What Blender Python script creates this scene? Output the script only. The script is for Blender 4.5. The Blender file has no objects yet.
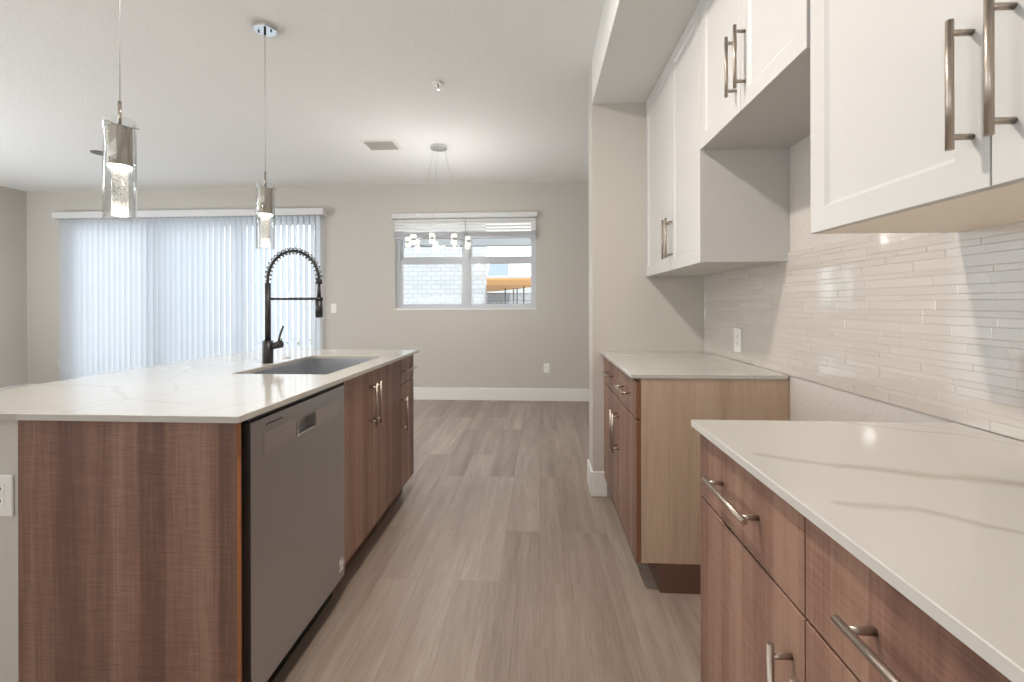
import bpy, bmesh, math, random
from mathutils import Vector, Matrix
random.seed(7)
S = bpy.context.scene
COL = S.collection

# ------------------------------------------------------------------ camera
F_PX, CAM_H, YAW, ROLL, CY = 451.83, 1.2093, -0.0604, -0.0023, 304.904
cd = bpy.data.cameras.new('camera'); cam = bpy.data.objects.new('camera', cd); COL.objects.link(cam)
cd.sensor_fit = 'HORIZONTAL'; cd.sensor_width = 36.0; cd.lens = 36.0 * F_PX / 1024.0
cd.shift_x = 0.0; cd.shift_y = (CY - 341.0) / 1024.0
cd.clip_start = 0.02; cd.clip_end = 200
_F = Vector((math.sin(YAW), math.cos(YAW), 0)); _R = Vector((math.cos(YAW), -math.sin(YAW), 0)); _U = Vector((0, 0, 1))
_R2 = _R * math.cos(ROLL) + _U * math.sin(ROLL); _U2 = -_R * math.sin(ROLL) + _U * math.cos(ROLL)
cam.matrix_world = Matrix(((_R2.x, _U2.x, -_F.x, 0), (_R2.y, _U2.y, -_F.y, 0), (_R2.z, _U2.z, -_F.z, CAM_H), (0, 0, 0, 1)))
S.camera = cam

# ------------------------------------------------------------------ colour management
S.view_settings.view_transform = 'Standard'; S.view_settings.look = 'None'
S.view_settings.gamma = 1.0; S.view_settings.use_curve_mapping = False
S.view_settings.exposure = 0.0

# ------------------------------------------------------------------ sky and daylight
w = bpy.data.worlds.new('sky'); S.world = w; w.use_nodes = True
wn = w.node_tree.nodes; wl = w.node_tree.links; wn.clear()
bg = wn.new('ShaderNodeBackground'); wo = wn.new('ShaderNodeOutputWorld')
tcw = wn.new('ShaderNodeTexCoord'); sx = wn.new('ShaderNodeSeparateXYZ'); cr = wn.new('ShaderNodeValToRGB')
cr.color_ramp.elements[0].position = 0.0; cr.color_ramp.elements[0].color = (0.94, 0.97, 1.0, 1)
cr.color_ramp.elements[1].position = 0.6; cr.color_ramp.elements[1].color = (0.74, 0.86, 1.0, 1)
wl.new(tcw.outputs['Generated'], sx.inputs[0]); wl.new(sx.outputs['Z'], cr.inputs[0])
wl.new(cr.outputs[0], bg.inputs['Color']); bg.inputs['Strength'].default_value = 2.6
wl.new(bg.outputs[0], wo.inputs['Surface'])

def lamp(name, kind, loc, power, color=(1, 1, 1), target=None, **kw):
    l = bpy.data.lights.new(name, kind); o = bpy.data.objects.new(name, l); COL.objects.link(o)
    o.location = loc; l.energy = power; l.color = color
    if target is not None:
        o.rotation_euler = (Vector(target) - Vector(loc)).to_track_quat('-Z', 'Y').to_euler()
    for k, v in kw.items(): setattr(l, k, v)
    return o
lamp('sun', 'SUN', (0, -10, 20), 2.8, (1.0, 0.96, 0.90), target=(-6, 12, 0), angle=0.02)
# unseen fill areas, rear and left, added and aimed up to brighten the ceiling
lamp('ceiling_fill', 'AREA', (-2.4, -2.42, 1.45), 92, (0.96, 0.985, 1.0), target=(-2.6, 1.6, 6.0), shape='RECTANGLE', size=4.6, size_y=2.0)
lamp('ceiling_fill', 'AREA', (-6.9, 1.6, 1.4), 225, (0.90, 0.955, 1.0), target=(-3.6, 2.6, 5.5), shape='RECTANGLE', size=3.0, size_y=1.8)
# ceiling lights, plus an added living room fill
lamp('aisle_light', 'AREA', (-0.47, 1.45, 2.735), 38, (1.0, 0.90, 0.80), target=(-0.47, 1.45, 0), shape='DISK', size=0.13)
lamp('chandelier_light', 'POINT', (-0.985, 4.40, 1.84), 24, (1.0, 0.97, 0.94), shadow_soft_size=0.05)
lamp('pendant_glow', 'POINT', (-1.535, 1.568, 1.47), 3.2, (1.0, 0.94, 0.86), shadow_soft_size=0.02)
lamp('pendant_glow', 'POINT', (-1.535, 2.450, 1.47), 3.2, (1.0, 0.94, 0.86), shadow_soft_size=0.02)
lamp('living_room_fill', 'AREA', (-4.6, 2.6, 2.74), 55, (1.0, 0.99, 0.98), target=(-4.6, 2.6, 0), shape='DISK', size=0.5)  # unseen lamp without a fixture, added to brighten the far room

# ------------------------------------------------------------------ materials
def srgb(r, g, b):
    f = lambda c: (c / 255.0) / 12.92 if c / 255.0 <= 0.04045 else ((c / 255.0 + 0.055) / 1.055) ** 2.4
    return (f(r), f(g), f(b), 1.0)
class NT:
    def __init__(s, name):
        s.m = bpy.data.materials.new(name); s.m.use_nodes = True
        s.n = s.m.node_tree.nodes; s.l = s.m.node_tree.links; s.n.clear()
        s.out = s.n.new('ShaderNodeOutputMaterial'); s.p = s.n.new('ShaderNodeBsdfPrincipled')
        s.l.new(s.p.outputs[0], s.out.inputs['Surface'])
    def set(s, node, key, v):
        if isinstance(v, bpy.types.NodeSocket): s.l.new(v, node.inputs[key])
        else: node.inputs[key].default_value = v
    def P(s, **k):
        al = dict(color='Base Color', rough='Roughness', metal='Metallic', spec='Specular IOR Level', coat='Coat Weight', coat_rough='Coat Roughness',
                  trans='Transmission Weight', ior='IOR', emit='Emission Color', emit_s='Emission Strength', normal='Normal', aniso='Anisotropic')
        for a, v in k.items(): s.set(s.p, al[a], v)
        return s
    def math(s, op, a, b=None, c=None, clamp=False):
        n = s.n.new('ShaderNodeMath'); n.operation = op; n.use_clamp = clamp
        s.set(n, 0, a)
        if b is not None: s.set(n, 1, b)
        if c is not None: s.set(n, 2, c)
        return n.outputs[0]
    def pos(s):
        return s.n.new('ShaderNodeNewGeometry').outputs['Position']
    def objc(s):
        return s.n.new('ShaderNodeTexCoord').outputs['Object']
    def sep(s, v):
        n = s.n.new('ShaderNodeSeparateXYZ'); s.l.new(v, n.inputs[0]); return n.outputs
    def comb(s, x, y, z):
        n = s.n.new('ShaderNodeCombineXYZ'); s.set(n, 0, x); s.set(n, 1, y); s.set(n, 2, z); return n.outputs[0]
    def noise(s, vec, scale=1.0, detail=3.0, rough=0.5, dist=0.0, w=None):
        n = s.n.new('ShaderNodeTexNoise')
        if w is not None: n.noise_dimensions = '4D'; s.set(n, 'W', w)
        s.l.new(vec, n.inputs['Vector']); s.set(n, 'Scale', scale); s.set(n, 'Detail', detail); s.set(n, 'Roughness', rough); s.set(n, 'Distortion', dist)
        return n.outputs['Fac']
    def ramp(s, fac, *stops, interp='LINEAR'):
        n = s.n.new('ShaderNodeValToRGB'); s.l.new(fac, n.inputs[0]); r = n.color_ramp; r.interpolation = interp
        while len(r.elements) < len(stops): r.elements.new(0.5)
        for e, (p, c) in zip(r.elements, stops): e.position = p; e.color = c if len(c) == 4 else (*c, 1)
        return n.outputs[0]
    def mix(s, f, a, b, mode='MIX'):
        n = s.n.new('ShaderNodeMix'); n.data_type = 'RGBA'; n.blend_type = mode
        s.set(n, 0, f); s.set(n, 6, a); s.set(n, 7, b); return n.outputs[2]
    def bump(s, h, strength=0.2, dist=0.01):
        n = s.n.new('ShaderNodeBump'); s.l.new(h, n.inputs['Height']); s.set(n, 'Strength', strength); s.set(n, 'Distance', dist)
        return n.outputs[0]

M = {}
def plain(name, rgb, rough=0.5, metal=0.0, bump=None, **k):
    t = NT(name); t.P(color=srgb(*rgb), rough=rough, metal=metal, **k)
    n = t.noise(t.objc(), 60, 2)
    t.P(rough=t.math('ADD', t.math('MULTIPLY', n, 0.06), rough - 0.03))
    if bump: t.P(normal=t.bump(t.noise(t.pos(), bump[0], 3), bump[1], 0.004))
    M[name] = t.m; return t
plain('wall_paint', (197, 193, 186), 0.85, bump=(160, 0.25), spec=0.25)
plain('ceiling_paint', (236, 237, 236), 0.9, bump=(90, 0.7), spec=0.15)
plain('soffit_paint', (222, 222, 219), 0.85, bump=(160, 0.3), spec=0.2)
plain('trim_white', (232, 231, 228), 0.4)
plain('cabinet_white', (201, 200, 198), 0.42)
plain('cabinet_inside', (226, 218, 206), 0.6)
plain('cabinet_bounce', (250, 240, 226), 0.55)  # pale peach with light bounced off the counter put into the colour
plain('valance_grey', (214, 215, 214), 0.5)
plain('plastic_white', (235, 234, 230), 0.35)
plain('outlet_slot', (70, 70, 72), 0.5)
plain('vinyl_frame', (198, 201, 205), 0.4)
plain('nickel', (182, 170, 158), 0.38, metal=1.0)
plain('chrome', (225, 225, 225), 0.10, metal=1.0)
plain('cap_metal', (190, 180, 168), 0.09, metal=1.0)
plain('black_metal', (38, 38, 40), 0.38, metal=0.0, spec=0.5)
plain('black_plastic', (22, 20, 20), 0.5)
plain('cabinet_edge', (128, 86, 62), 0.5)
plain('toe_board', (104, 76, 62), 0.5)
plain('vent_dark', (120, 116, 112), 0.8)
plain('vent_louver', (176, 172, 166), 0.5)
plain('steel_light', (206, 206, 208), 0.35, metal=0.6)
plain('cable', (190, 190, 188), 0.4, metal=0.5)
plain('deck_concrete', (205, 202, 196), 0.9)
plain('stucco', (228, 226, 222), 0.9, bump=(40, 0.6))
plain('timber', (214, 160, 104), 0.7)
plain('shingle', (136, 144, 158), 0.85)
plain('leaf', (96, 128, 70), 0.7)
plain('grout', (196, 188, 178), 0.8)

def wood(name, dark, mid, light, seed, contrast=1.0, cross=True, band=9.0):
    t = NT(name); o = t.sep(t.pos())
    u = t.math('ADD', o['X'], o['Y'])
    wz = t.noise(t.comb(u, 0.0, o['Z']), 3.0, 2)
    bandv = t.comb(t.math('MULTIPLY', u, band), seed, t.math('MULTIPLY', o['Z'], 0.25))
    b = t.noise(bandv, 1.0, 2.0, 0.5, 0.15)
    st = t.noise(t.comb(t.math('MULTIPLY', u, 140.0), seed, t.math('MULTIPLY', o['Z'], 5.0)), 1.0, 3.0, 0.6)
    fig = t.noise(t.comb(t.math('MULTIPLY', u, 26.0), seed + 3, t.math('MULTIPLY', o['Z'], 2.2)), 1.0, 4.0, 0.6, 1.4)
    f = t.math('ADD', t.math('MULTIPLY', b, 0.54), t.math('MULTIPLY', st, 0.26))
    f = t.math('ADD', f, t.math('MULTIPLY', fig, 0.20))
    if cross:
        us = t.math('ADD', u, t.math('MULTIPLY', t.math('SUBTRACT', wz, 0.5), 0.01))
        wn_ = t.n.new('ShaderNodeTexWhiteNoise'); wn_.noise_dimensions = '1D'
        t.l.new(t.math('FLOOR', t.math('MULTIPLY', us, 13.0)), wn_.inputs['W'])
        f = t.math('ADD', f, t.math('MULTIPLY', t.math('SUBTRACT', wn_.outputs['Value'], 0.5), 0.13))
        cz = t.noise(t.comb(t.math('MULTIPLY', u, 14.0), seed + 9, t.math('MULTIPLY', o['Z'], 330.0)), 1.0, 2.0, 0.6)
        f = t.math('ADD', f, t.math('MULTIPLY', t.math('SUBTRACT', cz, 0.5), 0.26))
    k = 0.13 / contrast
    c = t.ramp(f, (0.5 - k, srgb(*dark)), (0.5, srgb(*mid)), (0.5 + k, srgb(*light)))
    t.P(color=c, rough=0.40, spec=0.40, normal=t.bump(st, 0.08, 0.002)); M[name] = t.m
wood('walnut', (110, 81, 70), (134, 101, 87), (156, 124, 107), 1.3)
wood('oak', (172, 148, 127), (192, 169, 147), (206, 186, 165), 5.1, 0.8, False, 12.0)

def floor_mat():
    t = NT('plank_floor'); o = t.sep(t.pos())
    br = t.n.new('ShaderNodeTexBrick'); br.offset = 0.37; br.offset_frequency = 2; br.squash = 1.0
    t.l.new(t.comb(o['Y'], o['X'], 0.0), br.inputs['Vector'])
    for k, v in (('Scale', 1.0), ('Mortar Size', 0.0009), ('Mortar Smooth', 0.3), ('Brick Width', 1.22), ('Row Height', 0.18), ('Bias', 0.0)):
        br.inputs[k].default_value = v
    br.inputs['Color1'].default_value = (0, 0, 0, 1); br.inputs['Color2'].default_value = (1, 1, 1, 1); br.inputs['Mortar'].default_value = (0.5, 0.5, 0.5, 1)
    rnd = t.sep(br.outputs['Color'])['X'] if False else br.outputs['Color']
    bw = t.n.new('ShaderNodeRGBToBW'); t.l.new(rnd, bw.inputs[0]); r = bw.outputs[0]
    vec = t.comb(t.math('MULTIPLY', o['X'], 13.0), t.math('MULTIPLY', o['Y'], 0.8), 0.0)
    g1 = t.noise(vec, 1.0, 4, 0.6, 0.5, w=t.math('MULTIPLY', r, 37.0))
    g2 = t.noise(t.comb(t.math('MULTIPLY', o['X'], 170.0), t.math('MULTIPLY', o['Y'], 7.0), 0.0), 1.0, 3, 0.65, 0.4, w=t.math('MULTIPLY', r, 11.0))
    f = t.math('ADD', t.math('MULTIPLY', r, 0.13), t.math('MULTIPLY', g1, 0.54))
    f = t.math('ADD', f, t.math('MULTIPLY', g2, 0.36))
    c = t.ramp(f, (0.34, srgb(126, 111, 101)), (0.50, srgb(151, 136, 125)), (0.61, srgb(165, 151, 140)), (0.76, srgb(196, 184, 169)))
    c = t.mix(t.math('MULTIPLY', br.outputs['Fac'], 0.45), c, srgb(105, 92, 84))
    t.P(color=c, rough=t.math('ADD', t.math('MULTIPLY', g2, 0.14), 0.36), spec=0.38, normal=t.bump(g2, 0.10, 0.002)); M['plank_floor'] = t.m
floor_mat()

def quartz(name, veins, base=(201, 198, 192)):
    t = NT(name); p = t.pos(); o = t.sep(p)
    nx = t.math('MULTIPLY', t.math('SUBTRACT', t.noise(p, 5.0, 3, 0.5), 0.5), 0.075)
    ny = t.math('MULTIPLY', t.math('SUBTRACT', t.noise(t.comb(o['Y'], o['X'], 3.7), 5.0, 3, 0.5), 0.5), 0.075)
    x = t.math('ADD', o['X'], nx); y = t.math('ADD', o['Y'], ny)
    wv = t.noise(p, 9.0, 2)
    tot = None
    for (x0, y0, x1, y1, wd, st) in veins:
        dx, dy = x1 - x0, y1 - y0; L2 = dx * dx + dy * dy
        px = t.math('SUBTRACT', x, x0); py = t.math('SUBTRACT', y, y0)
        h = t.math('DIVIDE', t.math('ADD', t.math('MULTIPLY', px, dx), t.math('MULTIPLY', py, dy)), L2, clamp=True)
        ex = t.math('SUBTRACT', px, t.math('MULTIPLY', h, dx)); ey = t.math('SUBTRACT', py, t.math('MULTIPLY', h, dy))
        d = t.math('SQRT', t.math('ADD', t.math('MULTIPLY', ex, ex), t.math('MULTIPLY', ey, ey)))
        ww = t.math('MULTIPLY', t.math('ADD', wv, 0.1), wd * 2.4)
        v = t.math('MULTIPLY', t.math('SUBTRACT', 1.0, t.math('DIVIDE', d, ww), clamp=True), st)
        tot = v if tot is None else t.math('MAXIMUM', tot, v)
    cloud = t.noise(p, 2.6, 4, 0.6)
    c = t.mix(t.math('MULTIPLY', cloud, 0.35), srgb(*base), srgb(base[0] - 14, base[1] - 13, base[2] - 12))
    c = t.mix(tot, c, srgb(168, 162, 145))
    t.P(color=c, rough=0.12, spec=0.5, coat=0.3, coat_rough=0.05); M[name] = t.m
quartz('quartz', [(0.43, 0.915, 0.55, 0.865, 0.012, 0.6), (0.55, 0.865, 0.72, 0.81, 0.017, 0.8), (0.72, 0.81, 0.86, 0.765, 0.024, 0.85), (0.86, 0.765, 1.1, 0.66, 0.018, 0.7),
                  (0.44, 0.715, 0.55, 0.685, 0.010, 0.6), (0.55, 0.685, 0.75, 0.52, 0.010, 0.7), (0.74, 1.20, 0.94, 1.07, 0.007, 0.5), (0.94, 1.07, 1.05, 0.90, 0.007, 0.5),
                  (0.90, 1.20, 1.04, 1.0, 0.005, 0.4), (0.5, 2.7, 1.04, 2.3, 0.012, 0.45), (0.45, 2.15, 0.95, 2.05, 0.010, 0.35), (0.6, 2.9, 0.9, 1.95, 0.009, 0.3)])
quartz('quartz_island', [(-1.9, 1.60, -1.55, 1.55, 0.012, 0.35), (-1.55, 1.55, -1.30, 1.36, 0.010, 0.4), (-1.30, 1.36, -1.05, 1.30, 0.006, 0.4), (-1.30, 1.36, -1.32, 1.17, 0.008, 0.35),
                         (-1.55, 1.16, -1.25, 1.42, 0.006, 0.35), (-1.25, 1.42, -1.10, 1.75, 0.008, 0.3), (-1.9, 1.25, -1.44, 1.15, 0.010, 0.5), (-1.8, 2.3, -1.45, 1.7, 0.010, 0.35),
                         (-1.45, 1.7, -1.25, 1.5, 0.007, 0.35), (-1.3, 2.9, -0.85, 2.65, 0.010, 0.3), (-0.95, 1.16, -0.80, 1.5, 0.007, 0.3)], (197, 194, 187))

def steel(name, rgb, rough, vertical=True):
    t = NT(name); o = t.sep(t.pos())
    n = t.noise(t.comb(t.math('MULTIPLY', o['X'], 30.0), t.math('MULTIPLY', o['Y'], 900.0 if vertical else 40.0), t.math('MULTIPLY', o['Z'], 12.0 if vertical else 900.0)), 1.0, 2)
    t.P(color=srgb(*rgb), metal=1.0, rough=t.math('ADD', t.math('MULTIPLY', n, 0.12), rough), normal=t.bump(n, 0.03, 0.0005)); M[name] = t.m
steel('brushed_steel', (184, 184, 187), 0.33)
steel('steel_strip', (196, 192, 193), 0.34)
steel('sink_steel', (190, 193, 198), 0.34, False)
M['sink_steel'].node_tree.nodes['Principled BSDF'].inputs['Metallic'].default_value = 0.92

t = NT('tile_glass'); o = t.sep(t.pos())
rnd = t.n.new('ShaderNodeNewGeometry').outputs['Random Per Island']
c = t.ramp(rnd, (0.0, srgb(199, 193, 185)), (0.5, srgb(203, 197, 189)), (1.0, srgb(207, 201, 194)))
wv = t.noise(t.comb(0.0, t.math('MULTIPLY', o['Y'], 1.6), o['Z']), 34.0, 2, 0.5)
t.p.inputs['Coat IOR'].default_value = 1.9
t.P(color=c, rough=0.06, spec=1.0, coat=1.0, coat_rough=0.02, normal=t.bump(wv, 0.06, 0.004)); M['tile_glass'] = t.m

t = NT('blind_fabric')
dif = t.n.new('ShaderNodeBsdfDiffuse'); dif.inputs[0].default_value = srgb(228, 231, 235)
tra = t.n.new('ShaderNodeBsdfTranslucent'); tra.inputs[0].default_value = srgb(240, 244, 250)
mx = t.n.new('ShaderNodeMixShader'); mx.inputs[0].default_value = 0.62
wnz = t.noise(t.comb(0.0, 0.0, 0.0), 1.0)
bmp = t.bump(t.noise(t.pos(), 300, 2), 0.2, 0.001); t.l.new(bmp, dif.inputs['Normal'])
t.l.new(dif.outputs[0], mx.inputs[1]); t.l.new(tra.outputs[0], mx.inputs[2]); t.l.new(mx.outputs[0], t.out.inputs['Surface']); M['blind_fabric'] = t.m

def thin_glass(name, tint, refl=0.06):
    t = NT(name); tr = t.n.new('ShaderNodeBsdfTransparent'); tr.inputs[0].default_value = (*tint, 1)
    gl = t.n.new('ShaderNodeBsdfGlossy'); gl.inputs['Roughness'].default_value = 0.01
    lw = t.n.new('ShaderNodeLayerWeight'); lw.inputs['Blend'].default_value = 0.5
    fac = t.math('ADD', t.math('MULTIPLY', t.math('POWER', lw.outputs['Facing'], 5.0), 0.85), 0.04)
    mxx = t.n.new('ShaderNodeMixShader'); t.l.new(t.math('MULTIPLY', fac, refl, clamp=True), mxx.inputs[0])
    t.l.new(tr.outputs[0], mxx.inputs[1]); t.l.new(gl.outputs[0], mxx.inputs[2]); t.l.new(mxx.outputs[0], t.out.inputs['Surface']); M[name] = t.m
thin_glass('window_glass', (0.97, 0.985, 0.98), 0.5)
thin_glass('shade_glass', (0.97, 0.98, 0.98), 1.6)

def glow(name, col, s, extra=None):
    t = NT(name); n = t.noise(t.objc(), 190, 2, 0.7)
    c = t.ramp(n, (0.42, (0.75, 0.72, 0.66, 1)), (0.60, (1, 0.97, 0.9, 1)))
    t.P(color=srgb(*col), rough=0.15, emit=c, emit_s=t.math('MULTIPLY', t.ramp(n, (0.46, (0.10, 0.10, 0.10, 1)), (0.60, (1, 1, 1, 1))), s) if extra else s)
    M[name] = t.m
glow('crystal', (195, 192, 186), 0.5, True)
glow('led_ring', (255, 250, 240), 6.0)
glow('cube_light', (240, 236, 222), 0.9)

def brick_mat(name, c1, c2, mort, bw, rh, ms, rot=False):
    t = NT(name); o = t.sep(t.pos()); br = t.n.new('ShaderNodeTexBrick')
    t.l.new(t.comb(o['X'], o['Z'], 0.0), br.inputs['Vector'])
    br.inputs['Scale'].default_value = 1.0; br.inputs['Brick Width'].default_value = bw; br.inputs['Row Height'].default_value = rh; br.inputs['Mortar Size'].default_value = ms
    br.inputs['Color1'].default_value = srgb(*c1); br.inputs['Color2'].default_value = srgb(*c2); br.inputs['Mortar'].default_value = srgb(*mort)
    c = t.mix(t.math('MULTIPLY', t.noise(t.pos(), 3.0, 3), 0.25), br.outputs['Color'], srgb(*mort))
    t.P(color=c, rough=0.9); M[name] = t.m
brick_mat('block_wall', (194, 194, 195), (182, 183, 185), (160, 161, 164), 0.21, 0.098, 0.007)
brick_mat('block_low', (160, 160, 160), (140, 141, 144), (112, 112, 115), 0.40, 0.19, 0.012)

# ------------------------------------------------------------------ mesh helpers
class MB:
    """collects shapes in world coordinates and links them as ONE mesh object"""
    def __init__(s): s.bm = bmesh.new(); s.mi = 0
    def _tag(s, geom):
        for f in geom: f.material_index = s.mi
    def box(s, x0, x1, y0, y1, z0, z1, bev=0.0, seg=1):
        b = bmesh.new(); r = bmesh.ops.create_cube(b, size=1.0)
        bmesh.ops.transform(b, matrix=Matrix.Translation(((x0 + x1) / 2, (y0 + y1) / 2, (z0 + z1) / 2)) @ Matrix.Diagonal((abs(x1 - x0), abs(y1 - y0), abs(z1 - z0), 1)), verts=b.verts)
        if bev: bmesh.ops.bevel(b, geom=list(b.edges), offset=bev, segments=seg, affect='EDGES')
        s.merge(b); return s
    def merge(s, b, mat=None):
        if mat is not None: bmesh.ops.transform(b, matrix=mat, verts=b.verts)
        base = {}
        for v in b.verts: base[v] = s.bm.verts.new(v.co)
        for f in b.faces:
            try:
                nf = s.bm.faces.new([base[v] for v in f.verts]); nf.material_index = s.mi; nf.smooth = f.smooth
            except ValueError: pass
        b.free()
    def cyl(s, p0, p1, r0, r1=None, n=20, cap=True):
        p0 = Vector(p0); p1 = Vector(p1); d = p1 - p0; r1 = r0 if r1 is None else r1
        b = bmesh.new(); bmesh.ops.create_cone(b, cap_ends=cap, segments=n, radius1=r0, radius2=r1, depth=d.length)
        for f in b.faces: f.smooth = len(f.verts) == 4
        s.merge(b, Matrix.Translation((p0 + p1) / 2) @ d.to_track_quat('Z', 'Y').to_matrix().to_4x4()); return s
    def lathe(s, cx, cy, prof, n=40, smooth=True):
        rows = []
        for (r, z) in prof:
            rows.append([s.bm.verts.new((cx + r * math.cos(2 * math.pi * i / n), cy + r * math.sin(2 * math.pi * i / n), z)) for i in range(n)] if r > 1e-6 else [s.bm.verts.new((cx, cy, z))])
        for a, b_ in zip(rows, rows[1:]):
            for i in range(n):
                j = (i + 1) % n
                vs = [a[i], a[j], b_[j], b_[i]] if len(a) > 1 and len(b_) > 1 else ([a[0], b_[j], b_[i]] if len(a) == 1 else [a[i], a[j], b_[0]])
                f = s.bm.faces.new(vs); f.smooth = smooth; f.material_index = s.mi
        return s
    def tube(s, pts, r, n=12, closed=False):
        pts = [Vector(p) for p in pts]; rows = []; N = len(pts)
        up = None
        for i, p in enumerate(pts):
            a = pts[(i - 1) % N] if (i or closed) else p; b_ = pts[(i + 1) % N] if (i < N - 1 or closed) else p
            d = (b_ - a).normalized()
            if up is None: up = d.orthogonal().normalized()
            up = (up - d * up.dot(d)).normalized(); sd = d.cross(up)
            rr = r(i / max(1, N - 1)) if callable(r) else r
            rows.append([s.bm.verts.new(p + up * rr * math.cos(2 * math.pi * k / n) + sd * rr * math.sin(2 * math.pi * k / n)) for k in range(n)])
        prs = list(zip(rows, rows[1:])) + ([(rows[-1], rows[0])] if closed else [])
        for a, b_ in prs:
            for k in range(n):
                f = s.bm.faces.new([a[k], a[(k + 1) % n], b_[(k + 1) % n], b_[k]]); f.smooth = True; f.material_index = s.mi
        if not closed:
            for rw in (rows[0], rows[-1]): s.bm.faces.new(rw).material_index = s.mi
        return s
    def poly(s, pts, z0, z1):
        """prism over an XY outline"""
        lo = [s.bm.verts.new((x, y, z0)) for x, y in pts]; hi = [s.bm.verts.new((x, y, z1)) for x, y in pts]
        s.bm.faces.new(lo[::-1]); s.bm.faces.new(hi)
        for i in range(len(pts)): j = (i + 1) % len(pts); s.bm.faces.new([lo[i], lo[j], hi[j], hi[i]])
        return s
    def face(s, pts):
        f = s.bm.faces.new([s.bm.verts.new(p) for p in pts]); f.material_index = s.mi; return f
    def build(s, name, mats, parent=None, origin=None):
        if isinstance(mats, str): mats = [mats]
        bmesh.ops.recalc_face_normals(s.bm, faces=list(s.bm.faces))
        wp = Vector((0, 0, 0)); q = parent
        while q is not None: wp += q.location; q = q.parent
        co = [v.co for v in s.bm.verts]
        if origin is None:
            origin = ((min(c.x for c in co) + max(c.x for c in co)) / 2, (min(c.y for c in co) + max(c.y for c in co)) / 2, min(c.z for c in co))
        og = Vector(origin)
        for v in s.bm.verts: v.co -= og
        me = bpy.data.meshes.new(name); s.bm.to_mesh(me); s.bm.free()
        for m in mats: me.materials.append(M[m])
        ob = bpy.data.objects.new(name, me); COL.objects.link(ob); ob.location = og - wp
        if parent is not None: ob.parent = parent
        return ob
def thing(name, loc, label, cat, group=None):
    o = bpy.data.objects.new(name, None); o.empty_display_size = 0.05; COL.objects.link(o); o.location = loc
    return tag(o, label, cat, group)
def tag(o, label, cat, group=None, kind=None):
    if label: o['label'] = label
    if cat: o['category'] = cat
    if group: o['group'] = group
    if kind: o['kind'] = kind
    return o
def struct(o): o['kind'] = 'structure'; return o

# ------------------------------------------------------------------ dimensions
XW = 1.043           # right wall face
XT = 1.035           # tile face
YB = 5.77            # back wall face
XL = -7.0            # left wall face
YF = -2.5            # wall behind the camera
ZC = 2.774           # ceiling
ZT = 0.914           # counter tops
ZF = -0.014          # finished floor
ZK = 0.896           # underside of counter slabs
XR = 0.410           # base door faces, right run
XU = 0.678           # upper door faces
Y1, Y2, Y3 = 1.187, 1.949, 2.9155
XS = 0.340           # stub wall left face
ZS = 2.493           # soffit underside
XI = -0.820          # island door faces
XO0, XO1, ZO1 = -6.38, -2.86, 2.405      # sliding door opening
WX0, WX1, WZ0, WZ1 = -1.870, -0.040, 1.145, 2.365  # window opening

# ------------------------------------------------------------------ the room
struct(MB().box(XL - 0.15, XW + 0.15, YF - 0.15, YB + 0.16, -0.12, ZF).build('floor', 'plank_floor'))
struct(MB().box(XL - 0.15, XW + 0.15, YF - 0.15, YB + 0.16, ZC, ZC + 0.30).build('ceiling', 'ceiling_paint'))
b = MB()
b.box(XL, XO0, YB, YB + 0.15, ZF, ZC); b.box(XO0, XO1, YB, YB + 0.15, ZO1, ZC); b.box(XO1, WX0, YB, YB + 0.15, ZF, ZC)
b.box(WX0, WX1, YB, YB + 0.15, ZF, WZ0); b.box(WX0, WX1, YB, YB + 0.15, WZ1, ZC); b.box(WX1, XW, YB, YB + 0.15, ZF, ZC)
struct(b.build('wall_back', 'wall_paint'))
struct(MB().box(XL - 0.15, XL, YF, YB + 0.15, ZF, ZC).build('wall_left', 'wall_paint'))
struct(MB().box(XW, XW + 0.15, YF, YB + 0.15, ZF, ZC).build('wall_right', 'wall_paint'))
struct(MB().box(XL, XW, YF - 0.15, YF, ZF, ZC).build('wall_front', 'wall_paint'))
struct(MB().box(XS, XW, Y3, Y3 + 0.215, ZF, ZC).build('wall_partition', 'wall_paint'))
struct(MB().box(XS, XW, YF, Y3, ZS, ZC).build('trim_1', 'soffit_paint'))      # boxed soffit over the wall cabinets
def baseboard(name, *segs):
    b = MB()
    for s in segs: b.box(*s[:4], ZF + 0.001, 0.145, 0.003)
    return struct(b.build(name, 'trim_white'))
baseboard('baseboard_back', (XO1 + 0.03, XW, YB - 0.016, YB, ), (XL, XO0 - 0.06, YB - 0.016, YB))
baseboard('baseboard_left', (XL, XL + 0.016, YF, YB - 0.02))
baseboard('baseboard_partition', (XS - 0.014, XS, Y3 - 0.014, Y3 + 0.229), (XS, 0.43, Y3 - 0.014, Y3), (XS, XW, Y3 + 0.215, Y3 + 0.229))

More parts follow.
